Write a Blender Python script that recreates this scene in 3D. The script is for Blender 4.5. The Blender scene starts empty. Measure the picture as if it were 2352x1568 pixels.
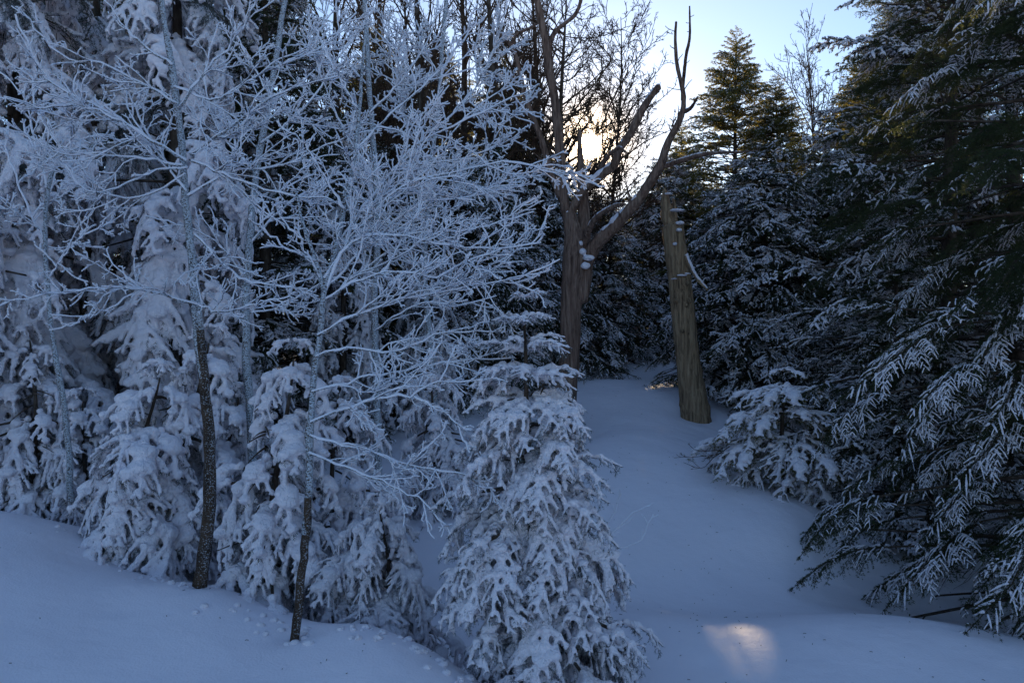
import bpy, math, time
import numpy as np
from mathutils import Vector, Matrix
T_START = time.time()
SC = bpy.context.scene
COL = SC.collection

# ------------------------------------------------------------------ camera, sky, sun, exposure
CZ = 1.7                      # eye height above the snow
FD = 1693.0                   # focal length in pixels of the 2352 px wide viewing size of the photograph
cam_d = bpy.data.cameras.new("camera")
cam = bpy.data.objects.new("camera", cam_d); COL.objects.link(cam)
cam.location = (0, 0, CZ); cam.rotation_euler = (math.radians(90), 0, 0)
cam_d.sensor_width = 36.0; cam_d.lens = 36.0 * FD / 2352.0
cam_d.clip_start = 0.05; cam_d.clip_end = 3000
SC.camera = cam

SUN_DIR = Vector(((1354 - 1176) / FD, 1.0, (784 - 337) / FD)).normalized()
SUN_EL = math.asin(SUN_DIR.z)
SUN_AZ = math.atan2(SUN_DIR.x, SUN_DIR.y)

world = bpy.data.worlds.new("World"); SC.world = world
world.use_nodes = True
wn = world.node_tree.nodes; wl = world.node_tree.links
wn.clear()
w_out = wn.new("ShaderNodeOutputWorld")
w_bg = wn.new("ShaderNodeBackground"); w_bg.inputs[1].default_value = 0.15
w_sky = wn.new("ShaderNodeTexSky"); w_sky.sky_type = 'NISHITA'; w_sky.sun_disc = False
w_sky.sun_elevation = SUN_EL; w_sky.sun_rotation = SUN_AZ
w_sky.altitude = 300; w_sky.air_density = 0.9; w_sky.dust_density = 0.15; w_sky.ozone_density = 2.6
wl.new(w_sky.outputs[0], w_bg.inputs[0])
# the bright aureole of air round the low sun, and the disc of the sun itself
w_geo = wn.new("ShaderNodeTexCoord")
w_dot = wn.new("ShaderNodeVectorMath"); w_dot.operation = 'DOT_PRODUCT'
w_nrm = wn.new("ShaderNodeVectorMath"); w_nrm.operation = 'NORMALIZE'
wl.new(w_geo.outputs['Generated'], w_nrm.inputs[0])
wl.new(w_nrm.outputs[0], w_dot.inputs[0]); w_dot.inputs[1].default_value = SUN_DIR
def w_math(op, a, b):
    m = wn.new("ShaderNodeMath"); m.operation = op
    for i, v in enumerate((a, b)):
        if isinstance(v, (int, float)): m.inputs[i].default_value = v
        else: wl.new(v, m.inputs[i])
    return m.outputs[0]
d_pos = w_math('MAXIMUM', w_dot.outputs['Value'], 0.0)
halo = w_math('ADD', w_math('MULTIPLY', w_math('POWER', d_pos, 220.0), 2.2), w_math('MULTIPLY', w_math('POWER', d_pos, 12.0), .75))
core = w_math('MULTIPLY', w_math('POWER', d_pos, 1200.0), 40.0)
disc = w_math('MULTIPLY', w_math('GREATER_THAN', d_pos, math.cos(math.radians(0.72))), 400.0)
glow = w_math('ADD', w_math('ADD', halo, core), disc)
w_bg2 = wn.new("ShaderNodeBackground"); w_bg2.inputs[0].default_value = (1.0, 0.68, 0.34, 1)
wl.new(w_math('MULTIPLY', glow, 0.15), w_bg2.inputs[1])
w_add = wn.new("ShaderNodeAddShader")
wl.new(w_bg.outputs[0], w_add.inputs[0]); wl.new(w_bg2.outputs[0], w_add.inputs[1])
wl.new(w_add.outputs[0], w_out.inputs[0])

sun_d = bpy.data.lights.new("sun_lamp", 'SUN'); sun_d.energy = 5.0; sun_d.angle = math.radians(0.5)
sun_d.color = (1.0, 0.76, 0.46)
sun = bpy.data.objects.new("sun_lamp", sun_d); COL.objects.link(sun)
sun.rotation_euler = SUN_DIR.to_track_quat('Z', 'Y').to_euler(); sun.location = (4, 30, 20)

SC.view_settings.view_transform = 'Standard'; SC.view_settings.look = 'None'
SC.view_settings.exposure = 0.62; SC.view_settings.gamma = 1.0
SC.cycles.max_bounces = 7; SC.cycles.diffuse_bounces = 3; SC.cycles.transmission_bounces = 3
SC.cycles.use_denoising = True
SC.cycles.sample_clamp_indirect = 4.0

# ------------------------------------------------------------------ small helpers
def P(px, py, d):
    """point seen at (px, py) of the 2352-px view, d metres in front"""
    return np.array([(px - 1176) / FD * d, d, CZ - (py - 784) / FD * d])

def norm(v):
    return v / np.maximum(np.linalg.norm(v, axis=-1, keepdims=True), 1e-9)

def wnoise(p, scale, seed=0, octs=3):
    """cheap smooth noise from summed sines, p (...,3) -> (...)"""
    r = np.random.default_rng(seed); out = 0; amp = 1.0
    for o in range(octs):
        for _ in range(4):
            k = r.normal(size=3); k = k / np.linalg.norm(k) * scale * (2 ** o) * r.uniform(.7, 1.3)
            out = out + amp * np.sin(p @ k + r.uniform(0, 6.28)) * .5
        amp *= .5
    return out

class MB:
    """collects vertices, quads and triangles for ONE mesh"""
    def __init__(s): s.V = []; s.Q = []; s.T = []; s.n = 0
    def add(s, V, Q=None, T=None):
        V = np.asarray(V, dtype=np.float32).reshape(-1, 3)
        if Q is not None and len(Q): s.Q.append(np.asarray(Q, dtype=np.int64) + s.n)
        if T is not None and len(T): s.T.append(np.asarray(T, dtype=np.int64) + s.n)
        s.V.append(V); s.n += len(V)
    def arrays(s):
        V = np.concatenate(s.V) if s.V else np.zeros((0, 3), np.float32)
        Q = np.concatenate(s.Q) if s.Q else np.zeros((0, 4), np.int64)
        T = np.concatenate(s.T) if s.T else np.zeros((0, 3), np.int64)
        return V, Q, T
    def mesh(s, name, mat, smooth=True):
        V, Q, T = s.arrays()
        return arr_mesh(name, V, Q, T, mat, smooth)

def arr_mesh(name, V, Q, T, mat, smooth=True):
    me = bpy.data.meshes.new(name)
    nq, nt = len(Q), len(T)
    me.vertices.add(len(V)); me.vertices.foreach_set("co", np.ascontiguousarray(V, dtype=np.float32).ravel())
    me.loops.add(nq * 4 + nt * 3)
    me.loops.foreach_set("vertex_index", np.concatenate([Q.ravel(), T.ravel()]).astype(np.int32))
    me.polygons.add(nq + nt)
    ls = np.concatenate([np.arange(nq) * 4, nq * 4 + np.arange(nt) * 3]).astype(np.int32)
    me.polygons.foreach_set("loop_start", ls)
    me.polygons.foreach_set("use_smooth", np.full(nq + nt, smooth))
    me.update(calc_edges=True)
    me.materials.append(mat)
    return me

def link(name, me, parent=None, loc=None):
    o = bpy.data.objects.new(name, me); COL.objects.link(o)
    if parent is not None: o.parent = parent
    if loc is not None: o.location = loc
    return o

def thing(name, label, cat, loc=(0, 0, 0), rz=0, group=None):
    o = bpy.data.objects.new(name, None); COL.objects.link(o)
    o.empty_display_size = .2
    o.location = loc; o.rotation_euler = (0, 0, rz)
    o["label"] = label; o["category"] = cat
    if group: o["group"] = group
    return o

def copy_thing(src, label, loc, rz, sc=1.0, tilt=(0, 0), group=None):
    c = src.copy(); COL.objects.link(c)
    c.location = loc; c.rotation_euler = (tilt[0], tilt[1], rz); c.scale = (sc, sc, sc)
    c["label"] = label
    if group: c["group"] = group
    for ch in src.children:
        d = ch.copy(); COL.objects.link(d); d.parent = c
    return c

def tubes(mb, Pt, R, S=6, offz=None, rnoise=0.0, rng=None, cap=True):
    """N polylines of K points (N,K,3), radii (N,K) -> tubes"""
    Pt = np.asarray(Pt, float); R = np.asarray(R, float)
    if Pt.ndim == 2: Pt = Pt[None]; R = R.reshape(1, -1)
    N, K, _ = Pt.shape
    if N == 0: return
    T = np.empty_like(Pt)
    T[:, 1:-1] = Pt[:, 2:] - Pt[:, :-2]; T[:, 0] = Pt[:, 1] - Pt[:, 0]; T[:, -1] = Pt[:, -1] - Pt[:, -2]
    T = norm(T)
    md = norm(T.mean(1))
    ref = np.where(np.abs(md[:, 2:3]) > .75, np.array([[1., 0, 0]]), np.array([[0, 0, 1.]]))
    U = norm(np.cross(T, ref[:, None, :])); W = np.cross(U, T)
    if cap:
        Pt = np.concatenate([Pt[:, :1] - T[:, :1] * R[:, :1, None] * .45, Pt, Pt[:, -1:] + T[:, -1:] * R[:, -1:, None] * .6], 1)
        R = np.concatenate([R[:, :1] * .3, R, R[:, -1:] * .3], 1)
        U = np.concatenate([U[:, :1], U, U[:, -1:]], 1); W = np.concatenate([W[:, :1], W, W[:, -1:]], 1)
        K += 2
    a = np.arange(S) / S * 2 * np.pi
    ring = U[:, :, None, :] * np.cos(a)[None, None, :, None] + W[:, :, None, :] * np.sin(a)[None, None, :, None]
    RR = R[:, :, None, None]
    if rnoise and rng is not None:
        RR = RR * (1 + rng.normal(size=(N, K, S, 1)) * rnoise)
    V = Pt[:, :, None, :] + ring * RR
    V = V.reshape(-1, 3)
    i = np.arange(N)[:, None, None] * K * S; k = np.arange(K - 1)[None, :, None] * S; s = np.arange(S)[None, None, :]
    s2 = (s + 1) % S
    Q = np.stack([i + k + s, i + k + s2, i + k + S + s2, i + k + S + s], -1).reshape(-1, 4)
    Tt = None
    if cap:
        f = np.arange(1, S - 1)
        t0 = np.stack([np.zeros_like(f), f + 1, f], -1)[None] + (np.arange(N) * K * S)[:, None, None]
        t1 = np.stack([np.zeros_like(f), f, f + 1], -1)[None] + (np.arange(N) * K * S + (K - 1) * S)[:, None, None]
        Tt = np.concatenate([t0.reshape(-1, 3), t1.reshape(-1, 3)])
    mb.add(V, Q, Tt)

def resample(pts, K):
    """Catmull-Rom through pts, K samples by arc length; works on any column count"""
    pts = np.asarray(pts, float)
    e = np.vstack([2 * pts[0] - pts[1], pts, 2 * pts[-1] - pts[-2]])
    out = []
    for i in range(1, len(e) - 2):
        t = np.linspace(0, 1, 12, endpoint=False)[:, None]
        p0, p1, p2, p3 = e[i - 1], e[i], e[i + 1], e[i + 2]
        out.append(.5 * (2 * p1 + (p2 - p0) * t + (2 * p0 - 5 * p1 + 4 * p2 - p3) * t ** 2 + (3 * p1 - p0 - 3 * p2 + p3) * t ** 3))
    out.append(e[-2][None]); c = np.vstack(out)
    s = np.concatenate([[0], np.cumsum(np.linalg.norm(np.diff(c[:, :3], axis=0), axis=1))])
    u = np.linspace(0, s[-1], K)
    return np.stack([np.interp(u, s, c[:, j]) for j in range(c.shape[1])], 1)

def interp(Pt, R, j, t):
    K = Pt.shape[1]; x = np.clip(t, 0, .9999) * (K - 1); i = x.astype(int); f = (x - i)[:, None]
    a = Pt[j, i]; b = Pt[j, i + 1]
    return a + (b - a) * f, norm(b - a), R[j, i] * (1 - f[:, 0]) + R[j, i + 1] * f[:, 0]

def spawn(Pt, R, spacing, ang, lf, up, wig, K, rng, t0=.15, rf=.6, rmin=.002, lmin=.03, lmax=9, flat=0.0):
    """side shoots of bare wood, random round the parent"""
    L = np.linalg.norm(np.diff(Pt, axis=1), axis=2).sum(1)
    n = np.maximum((L * (1 - t0) / spacing + rng.random(len(L))).astype(int), 0)
    j = np.repeat(np.arange(len(L)), n)
    if len(j) == 0: return np.zeros((0, K, 3)), np.zeros((0, K))
    t = t0 + (1 - t0) * rng.random(len(j))
    p, T, r = interp(Pt, R, j, t)
    q = rng.normal(size=(len(j), 3)); q[:, 2] *= (1 - flat)
    q = norm(q - T * (q * T).sum(1, keepdims=True))
    a = np.radians(rng.uniform(ang[0], ang[1], len(j)))[:, None]
    D = norm(np.cos(a) * T + np.sin(a) * q)
    l = np.clip(lf * L[j] * (1.05 - .75 * t) * rng.uniform(.5, 1.25, len(j)), lmin, lmax)
    pts = [p]; step = (l / (K - 1))[:, None]
    for k in range(K - 1):
        D = norm(D + rng.normal(size=D.shape) * wig + np.array([0, 0, up]))
        pts.append(pts[-1] + D * step)
    C = np.stack(pts, 1)
    r0 = np.maximum(r * rf * rng.uniform(.6, 1, len(j)), rmin * 1.2)
    r1 = np.full(len(j), rmin)
    RR = r0[:, None] + (r1 - r0)[:, None] * np.linspace(0, 1, K)[None]
    return C, RR

# ------------------------------------------------------------------ materials
def new_mat(name):
    m = bpy.data.materials.new(name); m.use_nodes = True
    nt = m.node_tree; b = nt.nodes["Principled BSDF"]
    return m, nt, b
def nd(nt, typ, **kw):
    n = nt.nodes.new(typ)
    for k, v in kw.items(): setattr(n, k, v)
    return n
def noise(nt, scale, detail=3, coord='Object', rough=.55, stretch=None):
    tc = nd(nt, "ShaderNodeTexCoord"); n = nd(nt, "ShaderNodeTexNoise")
    n.inputs['Scale'].default_value = scale; n.inputs['Detail'].default_value = detail; n.inputs['Roughness'].default_value = rough
    if stretch:
        mp = nd(nt, "ShaderNodeMapping"); mp.inputs['Scale'].default_value = stretch
        nt.links.new(tc.outputs[coord], mp.inputs[0]); nt.links.new(mp.outputs[0], n.inputs['Vector'])
    else: nt.links.new(tc.outputs[coord], n.inputs['Vector'])
    return n.outputs['Fac']
def ramp(nt, src, stops):
    r = nd(nt, "ShaderNodeValToRGB"); e = r.color_ramp.elements
    e[0].position, e[0].color = stops[0][0], (*stops[0][1], 1); e[1].position, e[1].color = stops[-1][0], (*stops[-1][1], 1)
    for p, c in stops[1:-1]:
        x = e.new(p); x.color = (*c, 1)
    nt.links.new(src, r.inputs[0]); return r.outputs[0]
def bump(nt, b, src, dist, strength=1.0, prev=None):
    n = nd(nt, "ShaderNodeBump"); n.inputs['Distance'].default_value = dist; n.inputs['Strength'].default_value = strength
    nt.links.new(src, n.inputs['Height'])
    if prev is not None: nt.links.new(prev, n.inputs['Normal'])
    if b is not None: nt.links.new(n.outputs[0], b.inputs['Normal'])
    return n.outputs[0]
def mixc(nt, fac, a, b):
    m = nd(nt, "ShaderNodeMix", data_type='RGBA'); m.inputs[0].default_value = .5
    for sock, v in ((m.inputs[0], fac), (m.inputs[6], a), (m.inputs[7], b)):
        if isinstance(v, tuple): sock.default_value = (*v, 1)
        elif isinstance(v, float): sock.default_value = v
        else: nt.links.new(v, sock)
    return m.outputs[2]
SNOWC = (.92, .87, .93)
def mat_snow(name, b1, s1, b2, s2, col=SNOWC):
    m, nt, b = new_mat(name)
    b.inputs['Base Color'].default_value = (*col, 1); b.inputs['Roughness'].default_value = .65
    b.inputs['Specular IOR Level'].default_value = .25
    p = bump(nt, None, noise(nt, s1, 3), b1)
    bump(nt, b, noise(nt, s2, 2), b2, prev=p)
    return m
M_GROUND = mat_snow("snow_cover", .035, 2.2, .004, 75.0)
M_SNOW = mat_snow("branch_snow", .022, 26.0, .014, 85.0)
M_RIME = mat_snow("rime", .004, 90.0, .003, 260.0, (.85, .86, .94))
def mat_bark(name, c1, c2, c3, sc, stretch, frost=0.0, dist=.012, top=0.0):
    m, nt, b = new_mat(name)
    n = noise(nt, sc, 6, stretch=stretch, rough=.65)
    c = ramp(nt, n, [(.3, c1), (.5, c2), (.72, c3)])
    b.inputs['Roughness'].default_value = .9; b.inputs['Specular IOR Level'].default_value = .1
    if frost > 0:
        f = noise(nt, 55, 4, rough=.7); f2 = noise(nt, 5, 2)
        fm = nd(nt, "ShaderNodeMath", operation='ADD'); nt.links.new(f, fm.inputs[0]); nt.links.new(f2, fm.inputs[1])
        fr = ramp(nt, fm.outputs[0], [(1.0 - frost - .03, (0, 0, 0)), (1.0 - frost + .03, (1, 1, 1))])
        c = mixc(nt, fr, c, (.74, .82, .92))
    nt.links.new(c, b.inputs['Base Color'])
    bump(nt, b, n, dist)
    return m
M_BARK = mat_bark("spruce_bark", (.03, .022, .018), (.07, .052, .04), (.16, .13, .11), 14, (1, 1, .35), frost=.0)
M_BARKF = mat_bark("frosted_bark", (.035, .022, .015), (.08, .05, .032), (.15, .12, .10), 30, (1, 1, .5), frost=.0)
_n = M_BARKF  # frost specks
def mat_bark_frost(name, thr, c1=(.045, .030, .022), c2=(.11, .072, .048)):
    m, nt, b = new_mat(name)
    c = ramp(nt, noise(nt, 18, 5, stretch=(1, 1, .4)), [(.35, c1), (.65, c2)])
    f = noise(nt, 95, 4, rough=.7, stretch=(1, 1, 1.3))
    ge = nd(nt, "ShaderNodeNewGeometry"); vd = nd(nt, "ShaderNodeVectorMath", operation='DOT_PRODUCT')   # rime is plastered on the windward side
    nt.links.new(ge.outputs['Normal'], vd.inputs[0]); vd.inputs[1].default_value = (.05, -.02, .03)
    ad = nd(nt, "ShaderNodeMath", operation='ADD'); nt.links.new(f, ad.inputs[0]); nt.links.new(vd.outputs['Value'], ad.inputs[1])
    fr = ramp(nt, ad.outputs[0], [(thr - .06, (0, 0, 0)), (thr + .09, (.85, .85, .85))])
    nt.links.new(mixc(nt, fr, c, (.72, .80, .90)), b.inputs['Base Color'])
    b.inputs['Roughness'].default_value = .85; b.inputs['Specular IOR Level'].default_value = .1
    bump(nt, b, f, .012)
    return m
M_BARKF = mat_bark_frost("frost_specked_bark", .63)
M_BARKW = mat_bark_frost("rime_crusted_bark", .49)
M_DEAD = mat_bark("weathered_dead_wood", (.05, .032, .026), (.22, .14, .108), (.40, .285, .22), 9, (3.6, 3.6, .24), dist=.045)
M_SNAG = mat_bark("bare_snag_wood", (.06, .042, .03), (.31, .215, .135), (.52, .39, .25), 8, (3.8, 3.8, .22), dist=.04)
M_TWIG = mat_bark("bare_twig_wood", (.035, .022, .016), (.075, .048, .034), (.13, .09, .065), 20, (1, 1, 1), dist=.002)
def mat_needle(name, c1, c2, trans, tcol):
    m, nt, b = new_mat(name)
    c = ramp(nt, noise(nt, 3.5, 3), [(.35, c1), (.65, c2)])
    nt.links.new(c, b.inputs['Base Color']); b.inputs['Roughness'].default_value = .6
    b.inputs['Specular IOR Level'].default_value = .25
    tr = nd(nt, "ShaderNodeBsdfTranslucent"); tr.inputs[0].default_value = (*tcol, 1)
    mx = nd(nt, "ShaderNodeMixShader"); mx.inputs[0].default_value = trans
    nt.links.new(b.outputs[0], mx.inputs[1]); nt.links.new(tr.outputs[0], mx.inputs[2])
    nt.links.new(mx.outputs[0], nt.nodes["Material Output"].inputs[0])
    return m
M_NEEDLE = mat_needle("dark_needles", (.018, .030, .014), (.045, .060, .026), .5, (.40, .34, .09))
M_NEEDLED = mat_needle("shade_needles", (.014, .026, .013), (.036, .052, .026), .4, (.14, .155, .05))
M_NEEDLEF = mat_needle("frosted_needles", (.022, .032, .028), (.15, .18, .19), .15, (.2, .2, .15))

# ------------------------------------------------------------------ the snow-covered ground
CP = [(0,1568,3.4),(600,1568,3.5),(1050,1568,3.55),(0,1180,6.0),(190,1222,5.6),(460,1338,4.6),(675,1472,4.0),(980,1492,3.9),(850,1440,4.2),
      (300,1400,4.3),(200,1300,5.0),
      (1150,1600,4.0),(1000,1560,4.5),(850,1490,4.9),(650,1420,5.3),(450,1330,5.7),(190,1225,6.7),(1240,1600,4.3),
      (1500,1568,4.2),(1800,1568,4.2),(2300,1568,4.2),
      (1380,1425,5.2),(1480,1424,5.1),(1650,1434,5.0),(1760,1437,5.0),(1900,1416,5.2),(2100,1430,5.1),(2352,1482,4.7),
      (1560,1402,6.0),(1750,1410,6.0),(1950,1396,6.2),(2200,1440,5.9),
      (1500,1300,6.6),(1700,1310,6.7),(1900,1330,6.7),(2150,1400,6.4),
      (1450,1180,7.4),(1650,1180,7.4),(1800,1230,7.0),(2000,1260,7.2),
      (1420,1000,9.8),(1600,1020,9.6),(1700,1085,8.6),(1850,1155,7.7),
      (1900,1180,8.8),(2000,1190,9.2),(2200,1230,8.4),
      (1400,900,12.8),(1500,905,12.5),(1620,958,11.4),(1420,858,15.5),(1500,828,17.5),(1420,832,18),(1600,835,18.5),(1500,818,20),
      (1300,1010,10.5),(1290,1180,7.2),
      (0,1075,8.5),(300,1100,8.5),(600,1180,7.4),(900,1200,7.4),(600,900,14),(900,910,13),
      (1800,960,12.5),(2150,1010,11.5),(2352,1080,9.5),(1900,880,17)]
cp = np.array([P(*c) for c in CP])
ring = []
for k in range(16):
    a = k / 16 * 2 * math.pi
    ring.append([26 * math.cos(a), 8 + 26 * math.sin(a), 1.15 if math.sin(a) > -.3 else .1])
ring += [[0, 0, .02], [-3, 1, .1], [3, 1, -.05], [0, -8, 0], [-14, 8, .9], [-10, 14, .9], [14, 10, .5], [10, 16, .8]]
cp = np.vstack([cp, np.array(ring)])
def tps_k(r2): return r2 * np.log(r2 + 1e-9) * .5
n = len(cp); d2 = ((cp[:, None, :2] - cp[None, :, :2]) ** 2).sum(-1)
A = np.zeros((n + 3, n + 3)); A[:n, :n] = tps_k(d2) + np.eye(n) * .02
A[:n, n] = 1; A[:n, n + 1:] = cp[:, :2]; A[n, :n] = 1; A[n + 1:, :n] = cp[:, :2].T
TPSW = np.linalg.solve(A, np.concatenate([cp[:, 2], np.zeros(3)]))
WELLS = [(*P(675, 1472, 4.02)[:2], .09, .035), (*P(460, 1338, 4.62)[:2], .12, .045), (*P(1585, 955, 11.5)[:2], .42, .10), (*P(1297, 1010, 10.5)[:2], .4, .08)]
def gh(x, y):
    x = np.atleast_1d(np.asarray(x, float)); y = np.atleast_1d(np.asarray(y, float))
    xc = np.clip(x, -26, 26); yc = np.clip(y, -18, 34)
    out = np.zeros(x.shape)
    for i in range(0, len(x), 20000):
        q = np.stack([xc[i:i + 20000], yc[i:i + 20000]], 1)
        dd = ((q[:, None, :] - cp[None, :, :2]) ** 2).sum(-1)
        out[i:i + 20000] = tps_k(dd) @ TPSW[:n] + TPSW[n] + q @ TPSW[n + 1:]
    r = np.hypot(x, y - 8); f = np.clip((r - 22) / 12, 0, 1); f = f * f * (3 - 2 * f)
    out = out * (1 - f) + 1.25 * f
    for wx, wy, wr, wd_ in WELLS: out = out - wd_ * np.exp(-((x - wx) ** 2 + (y - wy) ** 2) / wr ** 2)
    p3 = np.stack([x, y, 0 * x], -1)
    return out + .022 * wnoise(p3, 2.2, 5, 2) * np.clip(r / 6, .5, 2.5) + .004 * wnoise(p3, 9, 8, 2)
def gz(x, y): return float(gh(x, y)[0])
NU = 330
u = np.linspace(-1, 1, 2 * NU + 1); w = 500 * np.sinh(7.2 * u) / math.sinh(7.2)
gx, gy = np.meshgrid(w + 1.0, w + 6.5, indexing='ij')
gzv = gh(gx.ravel(), gy.ravel())
V = np.stack([gx.ravel(), gy.ravel(), gzv], 1)
M_ = 2 * NU + 1; ii, jj = np.meshgrid(np.arange(M_ - 1), np.arange(M_ - 1), indexing='ij')
b0 = (ii * M_ + jj).ravel(); Q = np.stack([b0, b0 + M_, b0 + M_ + 1, b0 + 1], 1)
g = link("snow_ground", arr_mesh("snow_ground", V, Q, np.zeros((0, 3), int), M_GROUND))
g["kind"] = "structure"

# ------------------------------------------------------------------ boughs of needles and snow
def side_shoots(Pt, R, spacing, ang, wid, droop, K, rng, t0=.06, rr=.6, lmin=.02, fold=0.15):
    """shoots left and right of each parent, lying in the bough's own plane"""
    L = np.linalg.norm(np.diff(Pt, axis=1), axis=2).sum(1)
    n = np.maximum((L * (1 - t0) / spacing).astype(int), 1) * 2
    j = np.repeat(np.arange(len(L)), n)
    k = np.concatenate([np.arange(m) for m in n])
    t = t0 + (1 - t0) * ((k // 2 + .5 + rng.uniform(-.35, .35, len(k))) / (n[j] / 2))
    t = np.clip(t, 0, .985); sd = np.where(k % 2 == 0, 1., -1.)[:, None]
    p, T, r = interp(Pt, R, j, t)
    S = np.cross(np.array([0, 0, 1.]), T); S = norm(S + 1e-6)
    a = np.radians(rng.uniform(ang[0], ang[1], len(j)))[:, None]
    Nn = np.cross(T, S)
    D = norm(np.cos(a) * T + np.sin(a) * S * sd + Nn * rng.normal(size=(len(j), 1)) * fold)
    l = np.maximum(wid(t, L[j]) * rng.uniform(.65, 1.2, len(j)), lmin)
    s = np.linspace(0, 1, K)[None, :, None]
    dr = (droop * rng.uniform(.4, 1.4, len(j)))[:, None, None]
    C = p[:, None, :] + D[:, None, :] * s * l[:, None, None]
    C[:, :, 2:3] -= dr * l[:, None, None] * s ** 2
    r0 = r * rr
    RR = r0[:, None] * (1 - .6 * s[0, :, 0][None])
    return C, RR

def needles(mb, Pt, dens, ln, wd, rng, spread=1.0, down=0.0):
    """thin triangles along shoots"""
    L = np.linalg.norm(np.diff(Pt, axis=1), axis=2).sum(1)
    n = (L * dens + rng.random(len(L))).astype(int); j = np.repeat(np.arange(len(L)), n)
    if not len(j): return
    t = rng.random(len(j)); p, T, _ = interp(Pt, np.zeros(Pt.shape[:2]), j, t)
    q = rng.normal(size=(len(j), 3)); q = norm(q - T * (q * T).sum(1, keepdims=True)); q[:, 2] -= down
    D = norm(T * rng.uniform(.35, .9, (len(j), 1)) + q * spread)
    l = ln * rng.uniform(.65, 1.15, (len(j), 1))
    B = norm(np.cross(D, rng.normal(size=D.shape))) * wd * .5
    V = np.stack([p - B, p + B, p + D * l], 1).reshape(-1, 3)
    mb.add(V, None, np.arange(len(j) * 3).reshape(-1, 3))

def ellipsoids(mb, C, A, rng, n1=8, n2=6):
    """squashed lumps at C (N,3), half axes A (N,3)"""
    th = np.arange(n1) / n1 * 2 * np.pi; ph = np.linspace(-np.pi / 2, np.pi / 2, n2 + 1)[1:-1]
    pts = [[0, 0, -1]] + [[math.cos(p) * math.cos(t), math.cos(p) * math.sin(t), math.sin(p)] for p in ph for t in th] + [[0, 0, 1]]
    pts = np.array(pts); F = []; Tt = []
    for t in range(n1): Tt.append([0, 1 + (t + 1) % n1, 1 + t])
    for k in range(len(ph) - 1):
        for t in range(n1): F.append([1 + k * n1 + t, 1 + k * n1 + (t + 1) % n1, 1 + (k + 1) * n1 + (t + 1) % n1, 1 + (k + 1) * n1 + t])
    e = len(pts) - 1
    for t in range(n1): Tt.append([e, 1 + (len(ph) - 1) * n1 + t, 1 + (len(ph) - 1) * n1 + (t + 1) % n1])
    V = C[:, None, :] + pts[None] * A[:, None, :]
    o = (np.arange(len(C)) * len(pts))[:, None, None]
    mb.add(V.reshape(-1, 3), (np.array(F)[None] + o).reshape(-1, 4), (np.array(Tt)[None] + o).reshape(-1, 3))

def remesh(mb, voxel, smooth_it=2, jitter=0.0, seed=0):
    """fuse overlapping lumps into one skin; returns arrays"""
    me = mb.mesh("tmp", M_SNOW); o = bpy.data.objects.new("tmp", me); COL.objects.link(o)
    md = o.modifiers.new("r", 'REMESH'); md.mode = 'VOXEL'; md.voxel_size = voxel
    ms = o.modifiers.new("s", 'SMOOTH'); ms.iterations = smooth_it; ms.factor = .5
    dg = bpy.context.evaluated_depsgraph_get(); dg.update()
    ev = o.evaluated_get(dg); m2 = ev.to_mesh()
    V = np.empty(len(m2.vertices) * 3, np.float32); m2.vertices.foreach_get("co", V); V = V.reshape(-1, 3)
    nl = np.empty(len(m2.polygons), np.int32); m2.polygons.foreach_get("loop_total", nl)
    li = np.empty(len(m2.loops), np.int32); m2.loops.foreach_get("vertex_index", li)
    Nn = np.empty(len(m2.vertices) * 3, np.float32); m2.vertices.foreach_get("normal", Nn); Nn = Nn.reshape(-1, 3)
    ev.to_mesh_clear()
    st = np.concatenate([[0], np.cumsum(nl)[:-1]])
    Q = np.stack([li[st[nl == 4] + k] for k in range(4)], 1).astype(np.int64)
    T = np.stack([li[st[nl == 3] + k] for k in range(3)], 1).astype(np.int64)
    bpy.data.objects.remove(o); bpy.data.meshes.remove(me)
    if jitter:
        V = V + Nn * (jitter * wnoise(V.astype(float), 110, seed, 2))[:, None].astype(np.float32)
    return V.astype(np.float32), Q, T

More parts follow.
